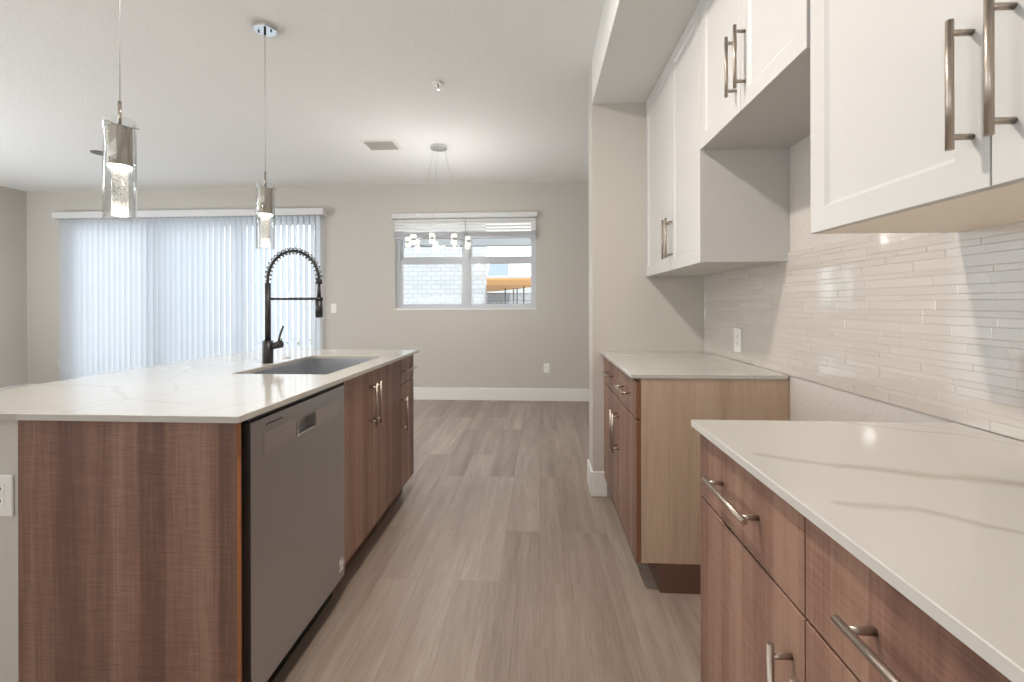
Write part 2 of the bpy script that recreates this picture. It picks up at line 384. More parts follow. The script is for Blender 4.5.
# sliding glass door
d1 = bpy.data.objects.new('door_1', None); COL.objects.link(d1); d1.location = (-4.66, YB + 0.10, 0); d1['kind'] = 'structure'
b = MB(); y0, y1 = YB + 0.05, YB + 0.14
b.box(XO0, XO0 + 0.05, y0, y1, ZF + 0.001, ZO1); b.box(XO1 - 0.05, XO1, y0, y1, ZF + 0.001, ZO1); b.box(XO0 + 0.05, XO1 - 0.05, y0, y1, ZO1 - 0.05, ZO1); b.box(XO0 + 0.05, XO1 - 0.05, y0, y1, 0.001, 0.04)
b.build('door_frame', 'vinyl_frame', d1)
n = 3; wdt = (XO1 - XO0 - 0.10) / n
for i in range(n):
    a = XO0 + 0.05 + i * wdt; c_ = a + wdt; b = MB(); yy = y0 + 0.015 + 0.02 * (i % 2)
    for (p, q, r_, s_) in ((a, a + 0.07, 0.04, ZO1 - 0.05), (c_ - 0.07, c_, 0.04, ZO1 - 0.05), (a + 0.07, c_ - 0.07, 0.04, 0.13), (a + 0.07, c_ - 0.07, ZO1 - 0.12, ZO1 - 0.05)):
        b.box(p, q, yy, yy + 0.03, r_, s_)
    sash = b.build('door_panel', 'vinyl_frame', d1)
    MB().box(a + 0.07, c_ - 0.07, yy + 0.012, yy + 0.016, 0.13, ZO1 - 0.12).build('glass', 'window_glass', sash)

# dining window, two single-hung units
w1 = bpy.data.objects.new('window_1', None); COL.objects.link(w1); w1.location = (-0.955, YB + 0.10, WZ0); w1['kind'] = 'structure'
b = MB(); y0, y1 = YB + 0.04, YB + 0.12; xm0, xm1 = -1.005, -0.875
b.box(WX0, WX0 + 0.05, y0, y1, WZ0, WZ1); b.box(WX1 - 0.03, WX1, y0, y1, WZ0, WZ1); b.box(xm0 + 0.035, xm1 - 0.035, y0 - 0.004, y1, WZ0 + 0.03, WZ1 - 0.03)
b.box(WX0 + 0.05, WX1 - 0.03, y0, y1, WZ0, WZ0 + 0.03); b.box(WX0 + 0.05, WX1 - 0.03, y0, y1, WZ1 - 0.03, WZ1)
b.build('window_frame', 'vinyl_frame', w1)
for (a, c_) in ((WX0 + 0.05, xm0 + 0.035), (xm1 - 0.035, WX1 - 0.03)):
    for (z0, z1, yy) in ((WZ0 + 0.03, 1.790, y0 + 0.01), (1.792, WZ1 - 0.03, y0 + 0.045)):
        b = MB(); t_ = 0.036
        b.box(a, a + t_, yy, yy + 0.03, z0, z1); b.box(c_ - t_, c_, yy, yy + 0.03, z0, z1)
        b.box(a + t_, c_ - t_, yy, yy + 0.03, z0, z0 + 0.048); b.box(a + t_, c_ - t_, yy, yy + 0.03, z1 - 0.048, z1)
        sash = b.build('window_sash', 'vinyl_frame', w1)
        MB().box(a + t_, c_ - t_, yy + 0.012, yy + 0.016, z0 + 0.048, z1 - 0.048).build('pane', 'window_glass', sash)
MB().box(WX0 + 0.001, WX1 - 0.001, YB - 0.012, YB + 0.039, WZ0 - 0.001, WZ0 + 0.018, 0.003).build('window_sill', 'trim_white', w1)

# ------------------------------------------------------------------ window coverings
vb = thing('vertical_blind', (-4.66, YB - 0.08, 0.03), 'closed white vertical vane blind covering the wide glass patio door', 'blind')
MB().box(-6.49, -2.775, YB - 0.125, YB - 0.113, 2.375, 2.462, 0.002).box(-6.49, -6.478, YB - 0.113, YB - 0.001, 2.375, 2.462).box(-2.787, -2.775, YB - 0.113, YB - 0.001, 2.375, 2.462).box(-6.478, -2.787, YB - 0.113, YB - 0.001, 2.450, 2.462).build('valance', 'valance_grey', vb)
MB().box(-6.475, -2.79, YB - 0.095, YB - 0.050, 2.405, 2.445).build('track', 'vinyl_frame', vb)
b = MB(); clips = []; x = XO0 - 0.0; sp = 0.0765; i = 0
while x < XO1 + 0.01:
    a = math.radians(86 if x > -5.1 else 52) + random.uniform(-0.05, 0.05)
    dx, dy = math.cos(a), math.sin(a); cx, cy = x, YB - 0.072
    zt, zb = 2.372, 0.03; pts = []
    for k in range(5):
        s_ = (k / 4 - 0.5) * 0.089; bow = 0.004 * (1 - (2 * k / 4 - 1) ** 2)
        pts.append((cx + dx * s_ - dy * bow, cy + dy * s_ + dx * bow))
    for k in range(4):
        f = b.face([(pts[k][0], pts[k][1], zb), (pts[k + 1][0], pts[k + 1][1], zb), (pts[k + 1][0], pts[k + 1][1], zt), (pts[k][0], pts[k][1], zt)]); f.smooth = True
    clips.append((cx, cy))
    x += sp; i += 1
bmesh.ops.remove_doubles(b.bm, verts=b.bm.verts, dist=1e-5)
b.build('vanes', 'blind_fabric', vb)
for (cx, cy) in clips: MB().box(cx - 0.006, cx + 0.006, cy - 0.006, cy + 0.006, 2.368, 2.404).build('clip', 'vinyl_frame', vb)

hb = thing('horizontal_blind', (-0.955, YB - 0.04, 2.07), 'white horizontal slat blind raised to the top of the dining window', 'blind')
MB().box(-1.888, -0.026, YB - 0.085, YB - 0.072, 2.318, 2.382, 0.002).box(-1.888, -1.876, YB - 0.072, YB - 0.001, 2.318, 2.382).box(-0.038, -0.026, YB - 0.072, YB - 0.001, 2.318, 2.382).box(-1.876, -0.038, YB - 0.072, YB - 0.001, 2.370, 2.382).build('valance', 'valance_grey', hb)
b = MB()
for k in range(4):
    z = 2.296 - 0.040 * k
    for (p, q) in ((-1.868, -0.945), (-0.935, -0.042)):
        vs = [(p, YB - 0.050, z - 0.018), (q, YB - 0.050, z - 0.018), (q, YB - 0.034, z + 0.018), (p, YB - 0.034, z + 0.018)]
        b.face(vs)
b.build('slats', 'trim_white', hb)
for (p, q) in ((-1.868, -0.945), (-0.935, -0.042)):
    b = MB()
    for k in range(7): b.box(p, q, YB - 0.070, YB - 0.018, 2.076 + 0.0105 * k, 2.076 + 0.0105 * k + 0.007)
    b.box(p, q, YB - 0.072, YB - 0.016, 2.060, 2.075, 0.002)
    b.build('bottom_rail', 'vinyl_frame', hb)

# ------------------------------------------------------------------ outside
struct(MB().box(-22, 16, YB + 0.17, 40, -0.16, -0.06).build('patio_ground', 'deck_concrete'))
b = MB(); b.box(-3.2, 1.6, 8.0, 8.18, 2.27, 2.43)
for px in (-3.15, 1.4): b.box(px, px + 0.15, 8.015, 8.165, -0.06, 2.27)
plain('beam_grey', (150, 151, 152), 0.8)
tag(b.build('patio_beam', 'beam_grey'), 'white patio beam crossing outside the top of the dining window', 'beam')
tag(MB().box(-3.95, -1.19, 10.0, 10.25, -0.06, 3.6).build('block_wall', 'block_wall'), 'tall pale grey block wall seen through the left half of the dining window', 'wall')
tag(MB().box(-1.45, 6, 12.0, 12.2, -0.06, 1.50).box(-1.45, 6, 11.98, 12.22, 1.50, 1.53).build('garden_wall', 'block_low'), 'low grey block wall under the timber canopy outside the dining window', 'wall')
tag(MB().box(-18, -3.96, 10.0, 10.25, -0.06, 3.2).build('garden_wall', 'stucco'), 'tall white garden wall glimpsed between the vanes of the door blind', 'wall')
b = MB(); b.box(-16, -4.2, 9.3, 9.5, -0.06, 0.50); tag(b.build('planter_wall', 'stucco'), 'low white patio wall beyond the slatted blind of the glass door', 'wall')
# timber canopy
cn = thing('timber_canopy', (-0.6, 9, 0), 'unpainted timber canopy with a wide front board outside the dining window', 'canopy')
MB().box(-1.05, 0.60, 8.97, 9.01, 1.605, 1.740, 0.003).build('fascia_board', 'timber', cn)
MB().poly([(-1.05, 9.012), (0.58, 9.012), (-0.1, 9.9), (-0.62, 11.5), (-1.62, 14.0), (-1.62, 13.4)], 1.607, 1.63).build('roof_deck', 'timber', cn)
for (px, py) in ((-0.80, 10.6), (-0.52, 10.6), (-0.33, 9.6), (-0.12, 9.3), (-0.62, 10.9)):
    MB().cyl((px, py, -0.06), (px, py, 1.607), 0.012, n=8).build('post', 'black_plastic', cn)
hs = thing('house', (1, 16, 0), 'white neighbouring house with a pale grey shingle roof beyond the timber canopy', 'house')
MB().box(-2.3, 6, 16, 20, -0.06, 2.30).build('wall', 'stucco', hs)
b = MB(); b.face([(-1.78, 15.4, 2.2), (-1.05, 15.4, 2.2), (-1.20, 18, 3.0), (-1.95, 18, 3.0)]); b.face([(-1.05, 15.4, 2.2), (7, 15.4, 2.2), (7, 18, 2.55), (-1.20, 18, 3.0)])
b.face([(-1.95, 18, 3.0), (-1.20, 18, 3.0), (7, 18, 2.55), (7, 20.6, 2.2), (-1.78, 20.6, 2.2)]); b.face([(-1.78, 15.4, 2.17), (-1.78, 20.6, 2.17), (7, 20.6, 2.17), (7, 15.4, 2.17)])
for (p, q) in (((-1.78, 15.4), (7, 15.4)), ): b.face([(p[0], p[1], 2.17), (q[0], q[1], 2.17), (q[0], q[1], 2.2), (p[0], p[1], 2.2)])
b.bm.faces.ensure_lookup_table()
for f in list(b.bm.faces)[1:]: f.material_index = 1
b.build('roof', ['shingle', 'stucco'], hs)
b = MB()
for k in range(150):
    cx, cy, cz = random.uniform(-5.9, -4.6), random.uniform(9.05, 9.25), random.uniform(0.02, 0.52); s_ = 0.05
    v = [Vector((cx, cy, cz)) + Vector((random.uniform(-s_, s_), random.uniform(-s_, s_), random.uniform(-s_, s_))) for _ in range(3)]
    b.face(v)
b.cyl((-5.3, 9.15, -0.06), (-5.3, 9.15, 0.2), 0.02)
tag(b.build('garden_shrub', 'leaf'), 'low green shrub in front of the white patio wall, behind the blind', 'shrub')

# ------------------------------------------------------------------ cabinet helpers
def bar_handle(parent, x_face, sgn, yc, zc, vertical, mat='nickel', ln=0.205, name='handle'):
    """bar pull standing off a face whose normal is sgn*X"""
    off = 0.034; r = 0.0057; b = MB(); X = x_face + sgn * off; h = ln / 2; p = 0.0825
    if vertical:
        b.cyl((X, yc, zc - h), (X, yc, zc + h), r, n=18)
        for s_ in (-p, p): b.cyl((x_face + sgn * 0.0002, yc, zc + s_), (X, yc, zc + s_), 0.0050, n=14)
    else:
        b.cyl((X, yc - h, zc), (X, yc + h, zc), r, n=18)
        for s_ in (-p, p): b.cyl((x_face + sgn * 0.0002, yc + s_, zc), (X, yc + s_, zc), 0.0050, n=14)
    return b.build(name, mat, parent)
def slab(parent, name, x_face, sgn, y0, y1, z0, z1, th=0.019):
    b = MB(); g = 0.0015
    x1_ = x_face - sgn * th
    b.box(min(x_face, x1_), max(x_face, x1_), y0 + g, y1 - g, z0 + g, z1 - g, 0.0008)
    for f in b.bm.faces:
        n = f.normal
        f.normal_update()
        f.material_index = 1 if abs(f.normal.y) > 0.9 else 0
    return b.build(name, ['walnut', 'cabinet_edge'], parent)
def shaker(parent, x_face, sgn, y0, y1, z0, z1, th=0.020, rail=0.056, rec=0.007, bev=0.009):
    g = 0.0015; y0 += g; y1 -= g; z0 += g; z1 -= g
    b = MB(); bm = b.bm
    def ring(x, i): return [bm.verts.new((x, yy, zz)) for yy, zz in ((y0 + i, z0 + i), (y1 - i, z0 + i), (y1 - i, z1 - i), (y0 + i, z1 - i))]
    xf = x_face; xb = x_face - sgn * th; xr = x_face - sgn * rec
    R = [ring(xb, 0), ring(xf - sgn * 0.001, 0), ring(xf, 0.001), ring(xf, rail), ring(xr, rail + bev)]
    for a, c_ in zip(R, R[1:]):
        for k in range(4): bm.faces.new([a[k], a[(k + 1) % 4], c_[(k + 1) % 4], c_[k]])
    bm.faces.new(R[-1]); bm.faces.new(R[0][::-1])
    return b.build('door', 'cabinet_white', parent)
def carcass(parent, x0, x1, y0, y1, z0, z1, mat, th=0.016, name='body'):
    return MB().box(x0, x1, y0, y1, z0, z1, 0.0008).build(name, mat, parent)

# ------------------------------------------------------------------ island
XI_B = -1.44     # back of the cabinets
struct(MB().box(-1.60, -1.4585, 1.182, 2.93, ZF + 0.001, ZK - 0.001).build('wall_island', 'wall_paint'))
b = MB(); b.box(-1.4575, XI, 1.178, 1.197, ZF + 0.001, ZK - 0.001, 0.0008)
for f in b.bm.faces:
    f.normal_update(); f.material_index = 1 if f.normal.x > 0.9 else 0
M['panel_edge'] = plain('panel_edge', (176, 118, 74), 0.5).m
tag(b.build('end_panel', ['walnut', 'panel_edge']), 'tall brown wood grain panel closing the near end of the kitchen island', 'panel')

# dishwasher
dw = thing('dishwasher', (-1.1, 1.54, 0), 'stainless steel dishwasher with pocket handle built into the island', 'dishwasher')
DY0, DY1 = 1.231, 1.845
MB().box(-1.40, XI - 0.035, DY0 - 0.012, DY1 - 0.002, 0.09, 0.885).build('tub', 'black_plastic', dw)
b = MB(); XD = XI + 0.004; xb = XI - 0.030
z0, z1 = 0.085, 0.876
# front door with the rectangular pocket cut into it
py0, py1, pz0, pz1 = 1.478, 1.600, 0.772, 0.822
xs = XD
def fr(b, ya, yb, za, zb): b.box(xb, xs, ya, yb, za, zb)
fr(b, DY0, py0, z0, z1); fr(b, py1, DY1, z0, z1); fr(b, py0, py1, z0, pz0); fr(b, py0, py1, pz1, z1)
door = b.build('door', 'brushed_steel', dw)
MB().box(xb + 0.001, xb + 0.004, py0, py1, pz0, pz1).build('pocket', 'steel_strip', door)
for (ya, yb, za, zb) in ((1.292, py0 - 0.008, 0.768, 0.828), (py1 + 0.008, 1.790, 0.768, 0.828)): MB().box(XD, XD + 0.0012, ya, yb, za, zb, 0.0005).build('handle_strip', 'steel_strip', door)
b = MB(); b.box(XD, XD + 0.003, py0 - 0.006, py1 + 0.006, pz0 - 0.005, pz0, 0.001); b.box(XD, XD + 0.003, py0 - 0.006, py0, pz0, pz1, 0.001); b.box(XD, XD + 0.003, py1, py1 + 0.006, pz0, pz1, 0.001)
b.build('pocket_rim', 'chrome', door)
MB().box(XD, XD + 0.0006, 1.302, 1.392, 0.8515, 0.8555).build('vent_slot', 'black_plastic', door)
MB().box(xb, XI - 0.004, DY0, DY1, z1 + 0.001, 0.888).build('control_strip', 'black_plastic', dw)
MB().box(XI - 0.060, XI - 0.050, DY0, DY1, ZF + 0.001, 0.084).build('toe_panel', 'black_plastic', dw)
# round white line sticker low on the far side of the door
b = MB(); cy_, cz_ = 1.813, 0.150; R_ = 0.019
def ringpts(r, sy=1.0, sz=1.0, cz=cz_, n=28): return [(XD + 0.0008, cy_ + r * sy * math.cos(2 * math.pi * k / n), cz + r * sz * math.sin(2 * math.pi * k / n)) for k in range(n)]
b.tube(ringpts(R_), 0.0011, 6, True); b.tube(ringpts(R_ * 0.62), 0.0009, 6, True)
b.box(XD, XD + 0.0014, cy_ - 0.009, cy_ + 0.009, cz_ + 0.001, cz_ + 0.003); b.box(XD, XD + 0.0014, cy_ - 0.009, cy_ + 0.009, cz_ - 0.005, cz_ - 0.003)
b.box(XD, XD + 0.0014, cy_ - 0.015, cy_ + 0.015, cz_ - 0.033, cz_ - 0.022)
b.build('sticker', 'plastic_white', door)

def base_toe(parent, x0, x1, y0, y1, mat='toe_board'): MB().box(x0, x1, y0, y1, ZF + 0.001, 0.111).build('toe_kick', mat, parent)
sb = thing('sink_base_cabinet', (-1.13, 2.23, 0), 'brown wood cabinet with two tall doors beside the dishwasher, under the sink', 'cabinet')
b = MB(); ya, yb, xa, xb_ = 1.848, 2.6185, -1.435, XI - 0.020
b.box(xa, xb_, ya, ya + 0.016, 0.112, ZK - 0.001); b.box(xa, xb_, yb - 0.016, yb, 0.112, ZK - 0.001); b.box(xa, xa + 0.012, ya + 0.016, yb - 0.016, 0.112, ZK - 0.001); b.box(xa + 0.012, xb_, ya + 0.016, yb - 0.016, 0.112, 0.130)
b.box(xb_ - 0.018, xb_, ya + 0.016, yb - 0.016, 0.80, ZK - 0.001); b.build('body', 'walnut', sb)
base_toe(sb, xa, XI - 0.075, ya, yb)
d = slab(sb, 'door', XI, 1, 1.848, 2.172, 0.113, 0.893); bar_handle(d, XI, 1, 2.143, 0.730, True)
d = slab(sb, 'door', XI, 1, 2.172, 2.500, 0.113, 0.893); bar_handle(d, XI, 1, 2.201, 0.730, True)
slab(sb, 'filler_panel', XI, 1, 2.500, 2.620, 0.113, 0.893)
eb = thing('drawer_base_cabinet', (-1.13, 2.76, 0), 'narrow brown cabinet with one drawer over one door at the far end of the island', 'cabinet')
MB().box(-1.435, XI - 0.020, 2.6215, 2.905, 0.112, ZK - 0.001).build('body', 'walnut', eb); base_toe(eb, -1.435, XI - 0.075, 2.6215, 2.905)
d = slab(eb, 'drawer', XI, 1, 2.6215, 2.903, 0.738, 0.893); bar_handle(d, XI, 1, 2.760, 0.815, False)
d = slab(eb, 'door', XI, 1, 2.6215, 2.903, 0.113, 0.735); bar_handle(d, XI, 1, 2.652, 0.563, True)

# island slab with the sink opening
SX0, SX1, SY0, SY1 = -1.335, -0.908, 1.880, 2.590
X0, X1, YI0, YI1 = -1.893, -0.800, 1.156, 2.955
b = MB(); bm = b.bm; c_ = 0.0015
def loop(x0, x1, y0, y1, z): return [bm.verts.new(p) for p in ((x0, y0, z), (x1, y0, z), (x1, y1, z), (x0, y1, z))]
oT, oS, oB = loop(X0 + c_, X1 - c_, YI0 + c_, YI1 - c_, ZT), loop(X0, X1, YI0, YI1, ZT - c_), loop(X0, X1, YI0, YI1, ZK)
iT, iS, iB = loop(SX0 - c_, SX1 + c_, SY0 - c_, SY1 + c_, ZT), loop(SX0, SX1, SY0, SY1, ZT - c_), loop(SX0, SX1, SY0, SY1, ZK)
for a, d_ in ((oT, oS), (oS, oB), (oT, iT), (iT, iS), (iS, iB), (oB, iB)):
    for k in range(4): bm.faces.new([a[k], a[(k + 1) % 4], d_[(k + 1) % 4], d_[k]])
tag(b.build('island_countertop', 'quartz_island'), 'long pale veined quartz countertop on the island with a sink cutout', 'countertop')

# undermount sink
sk = thing('undermount_sink', (-1.125, 2.218, 0.69), 'rectangular stainless steel sink set under the island countertop', 'sink')
b = MB(); bm = b.bm; e = 0.006
def lp(o, z): return [bm.verts.new(p) for p in ((SX0 - o, SY0 - o, z), (SX1 + o, SY0 - o, z), (SX1 + o, SY1 + o, z), (SX0 - o, SY1 + o, z))]
R = [lp(0.022, ZK - 0.001), lp(e, ZK - 0.001), lp(e - 0.004, 0.715), lp(-0.02, 0.700)]
for a, d_ in zip(R, R[1:]):
    for k in range(4): bm.faces.new([a[k], a[(k + 1) % 4], d_[(k + 1) % 4], d_[k]])
bm.faces.new(R[-1]); so = b.build('basin', 'sink_steel', sk)
m_ = so.modifiers.new('thickness', 'SOLIDIFY'); m_.thickness = 0.0012; m_.offset = 1
MB().lathe(-1.125, 2.218, [(0.0, 0.7035), (0.032, 0.7035), (0.045, 0.7055), (0.052, 0.7025), (0.053, 0.7012)], 32).build('drain', 'chrome', sk)

# faucet
fx, fy = -1.392, 2.240
fc = thing('pull_down_faucet', (fx, fy, ZT), 'matte black spring coil kitchen faucet standing behind the island sink', 'faucet')
MB().cyl((fx, fy, ZT), (fx, fy, 1.028), 0.0255, n=32).build('base', 'black_metal', fc)
MB().cyl((fx, fy, 1.028), (fx, fy, 1.325), 0.0145, n=28).build('post', 'black_metal', fc)
spx = -1.121; rc = (spx - fx) / 2; xc = (fx + spx) / 2; zc0 = 1.335
arc = [(xc - rc * math.cos(t * math.pi), fy, zc0 + (rc * 1.13) * math.sin(t * math.pi)) for t in [k / 48 for k in range(49)]]
MB().tube([(fx, fy, 1.325)] + arc, 0.0072, 12).build('hose', 'black_metal', fc)
coil = []; turns = 21; NN = turns * 14
cpts = []
for k in range(NN + 1):
    u = k / NN; th = u * math.pi; c0 = Vector((xc - rc * math.cos(th), fy, zc0 + rc * 1.13 * math.sin(th)))
    nrm = Vector((-math.cos(th), 0, math.sin(th))).normalized(); bi = Vector((0, 1, 0)); ph = u * turns * 2 * math.pi
    cpts.append(c0 + (nrm * math.cos(ph) + bi * math.sin(ph)) * 0.0155)
MB().tube(cpts, 0.0026, 6).build('spring', 'black_metal', fc)
b = MB(); b.cyl((spx, fy, 1.318), (spx, fy, 1.342), 0.0155, n=24); b.cyl((spx, fy, 1.246), (spx, fy, 1.318), 0.0105, 0.0065, n=20); b.build('wand', 'black_metal', fc)
b = MB(); b.cyl((spx, fy, 1.238), (spx, fy, 1.248), 0.012, 0.017, n=24); b.cyl((spx, fy, 1.150), (spx, fy, 1.238), 0.0175, n=28); b.cyl((spx, fy, 1.147), (spx, fy, 1.150), 0.014, n=24); b.build('spray_head', 'black_metal', fc)
b = MB(); b.cyl((fx + 0.010, fy, 1.243), (spx - 0.014, fy, 1.243), 0.0068, n=18); b.cyl((spx, fy, 1.236), (spx, fy, 1.250), 0.0195, n=24); b.build('support_arm', 'black_metal', fc)
b = MB(); b.cyl((fx + 0.022, fy, 1.000), (fx + 0.074, fy - 0.004, 1.012), 0.0165, 0.0195, n=24); b.tube([(fx + 0.056, fy, 1.02), (fx + 0.066, fy, 1.06), (fx + 0.082, fy, 1.104)], 0.0052, 10)
b.build('handle', 'black_metal', fc)
tag(MB().cyl((-1.425, 2.47, ZT), (-1.425, 2.47, ZT + 0.004), 0.021, n=28).cyl((-1.425, 2.47, ZT + 0.004), (-1.425, 2.47, ZT + 0.007), 0.016, n=28).build('deck_hole_cover', 'steel_light'), 'small round silver cap on the island counter beyond the faucet', 'hole cover')

# ------------------------------------------------------------------ right run: base cabinets
def base_cabinet(y0, y1, splits, label, hd, name='base_cabinet'):
    r = thing(name, (0.74, (y0 + y1) / 2, 0), label, 'cabinet'); return r
XB = XR + 0.0205
# far cabinet
fb = thing('base_cabinet', (0.74, 2.43, 0), 'base cabinet with light oak side panel, two drawers and two doors beyond the range gap', 'cabinet')
MB().box(XB, XT + 0.006, Y2, Y2 + 0.018, 0.112, ZK - 0.001, 0.0006).build('side_panel', 'oak', fb)
MB().box(XB, XT + 0.006, Y2 + 0.0182, Y3 - 0.001, 0.112, ZK - 0.001).build('body', 'oak', fb)
MB().box(0.508, 1.03, Y2 + 0.001, Y3 - 0.016, ZF + 0.001, 0.111).build('toe_kick', 'toe_board', fb)
ym = 2.392; ye = 2.86
d = slab(fb, 'drawer', XR, -1, Y2, ym, 0.722, 0.884); bar_handle(d, XR, -1, 2.172, 0.807, False)
d = slab(fb, 'drawer', XR, -1, ym, ye, 0.722, 0.884); bar_handle(d, XR, -1, 2.650, 0.807, False)
d = slab(fb, 'door', XR, -1, Y2, ym, 0.113, 0.719); bar_handle(d, XR, -1, 2.365, 0.547, True)
d = slab(fb, 'door', XR, -1, ym, ye, 0.113, 0.719); bar_handle(d, XR, -1, 2.430, 0.547, True)
slab(fb, 'filler_panel', XR, -1, ye, Y3 - 0.001, 0.113, 0.884)
# near cabinets
ye = 0.7265
nb = thing('base_cabinet', (0.74, 0.955, 0), 'brown base cabinet with one drawer and door at the far end of the near counter', 'cabinet')
MB().box(XB, XT + 0.006, ye + 0.0005, Y1 - 0.003, 0.112, ZK - 0.001).build('body', 'walnut', nb)
MB().box(0.487, 1.03, ye + 0.0005, Y1 - 0.004, ZF + 0.001, 0.111).build('toe_kick', 'toe_board', nb)
d = slab(nb, 'drawer', XR, -1, ye, Y1 - 0.002, 0.724, 0.884); bar_handle(d, XR, -1, 0.958, 0.808, False)
d = slab(nb, 'door', XR, -1, ye, Y1 - 0.002, 0.113, 0.721); bar_handle(d, XR, -1, 0.763, 0.552, True)
cb = thing('base_cabinet', (0.74, 0.40, 0), 'brown base cabinet nearest the photographer, cut by the bottom edge of the frame', 'cabinet')
MB().box(XB, XT + 0.006, -0.19, ye - 0.0005, 0.112, ZK - 0.001).build('body', 'walnut', cb)
MB().box(0.487, 1.03, -0.19, ye - 0.0005, ZF + 0.001, 0.111).build('toe_kick', 'toe_board', cb)
d = slab(cb, 'drawer', XR, -1, 0.268, ye, 0.724, 0.884); bar_handle(d, XR, -1, 0.497, 0.808, False)
d = slab(cb, 'door', XR, -1, 0.268, ye, 0.113, 0.721); bar_handle(d, XR, -1, 0.694, 0.552, True)
d = slab(cb, 'drawer', XR, -1, -0.19, 0.268, 0.724, 0.884); bar_handle(d, XR, -1, 0.04, 0.808, False)
d = slab(cb, 'door', XR, -1, -0.19, 0.268, 0.113, 0.721); bar_handle(d, XR, -1, 0.236, 0.552, True)
# counters
tag(MB().box(0.3885, XT - 0.0005, Y2 - 0.004, Y3 - 0.0005, ZK, ZT, 0.0015).build('countertop', 'quartz'), 'quartz countertop on the far base cabinet beside the partition wall', 'countertop')
tag(MB().box(0.3885, XT - 0.0005, -0.21, Y1, ZK, ZT, 0.0015).build('countertop', 'quartz'), 'veined quartz countertop in the near right foreground', 'countertop')

# ------------------------------------------------------------------ upper cabinets
ZU = 1.388
def upper(y0, y1, z0, doors, label, hz, XU=XU):
    r = thing('wall_cabinet', (0.86, (y0 + y1) / 2, z0), label, 'cabinet')
    b = MB(); xf = XU + 0.0205; th = 0.017; xw = XT + 0.0075; zt = ZS - 0.001
    b.box(xf, xw, y0, y0 + th, z0, zt); b.box(xf, xw, y1 - th, y1, z0, zt); b.box(xf, xw, y0 + th, y1 - th, z0, z0 + th); b.box(xf, xw, y0 + th, y1 - th, zt - th, zt); b.box(xw - 0.006, xw, y0 + th, y1 - th, z0 + th, zt - th)
    b.build('body', 'cabinet_white', r)
    if y0 < 0.5: MB().box(XU + 0.021, XT - 0.0005, y0 + 0.001, y1 - 0.001, z0 - 0.0025, z0 - 0.0002).build('bounce_underside', 'cabinet_bounce', r)  # added sheet, coloured as if lit from the counter below
    for i, (a, c_, hy) in enumerate(doors):
        d = shaker(r, XU, -1, a, c_, z0 - 0.003, zt - 0.001)
        bar_handle(d, XU, -1, hy, hz, True)
    return r
upper(Y2 + 0.001, Y3 - 0.001, ZU, ((Y2 + 0.001, 2.380, 2.350), (2.380, Y3 - 0.001, 2.408)), 'white shaker wall cabinet beside the partition wall, above the far counter', 1.549)
upper(Y1 + 0.001, Y2 - 0.001, 1.862, ((Y1 + 0.001, 1.568, 1.530), (1.568, Y2 - 0.001, 1.598)), 'short white shaker wall cabinet raised over the range gap', 2.026)
upper(0.270, Y1 - 0.001, 1.389, ((0.270, 0.7285, 0.694), (0.7285, Y1 - 0.001, 0.757)), 'white shaker wall cabinet nearest the camera at upper right', 1.556, 0.684)
upper(-0.65, 0.268, 1.389, ((-0.65, -0.191, -0.225), (-0.191, 0.268, -0.157)), 'white shaker wall cabinet beyond the right edge of the frame', 1.556, 0.684)

# ------------------------------------------------------------------ backsplash
b = MB(); rows = [0.026, 0.0155, 0.0285, 0.021, 0.016, 0.0255, 0.0155, 0.023]
z = ZT + 0.001; ri = 0; ZTOP = 1.426; g = 0.0011
b.mi = 1; b.box(XT + 0.0012, XW - 0.0005, -0.65, Y3 - 0.001, ZT + 0.0005, ZTOP); b.mi = 0
while z < ZTOP - 0.012:
    h = rows[ri % len(rows)]; h = min(h, ZTOP - z); ri += 1
    y = -0.65 + random.uniform(-0.12, 0)
    while y < Y3:
        L = random.choice((0.10, 0.15, 0.20, 0.25, 0.30)); a, c_ = max(y, -0.65), min(y + L, Y3 - 0.001)
        if c_ - a > 0.012:
            ty = random.uniform(-1, 1) * 0.0018; tz = random.uniform(-1, 1) * 0.0045
            xs_ = lambda yy, zz: XT + ty * (yy - (a + c_) / 2) + tz * (zz - (z + h / 2))
            y0_, y1_, z0_, z1_ = a + g / 2, c_ - g / 2, z + g / 2, z + h - g / 2; k = 0.0008
            bk = [b.bm.verts.new((XW - 0.001, yy, zz)) for yy, zz in ((y0_, z0_), (y1_, z0_), (y1_, z1_), (y0_, z1_))]
            o_ = [b.bm.verts.new((xs_(yy, zz) + k, yy, zz)) for yy, zz in ((y0_, z0_), (y1_, z0_), (y1_, z1_), (y0_, z1_))]
            i_ = [b.bm.verts.new((xs_(yy, zz), yy, zz)) for yy, zz in ((y0_ + k, z0_ + k), (y1_ - k, z0_ + k), (y1_ - k, z1_ - k), (y0_ + k, z1_ - k))]
            for u, v in ((bk, o_), (o_, i_)):
                for q in range(4): b.bm.faces.new([u[q], u[(q + 1) % 4], v[(q + 1) % 4], v[q]])
            b.bm.faces.new(i_)
        y += L
    z += h
tag(b.build('tile_backsplash', ['tile_glass', 'grout']), 'glossy cream glass tile backsplash in thin staggered rows on the right wall', 'backsplash')
# bare patches of wall behind the range opening, rougher than the painted walls
plain('bare_wall', (200, 195, 189), 0.8, bump=(60, 0.45))
struct(MB().box(XW - 0.0015, XW, Y1 + 0.001, Y2 - 0.001, ZF + 0.001, ZT).build('trim_2', 'bare_wall'))
struct(MB().box(XW - 0.0015, XW, Y1 + 0.001, Y2 - 0.001, ZTOP, 1.861).build('trim_3', 'bare_wall'))

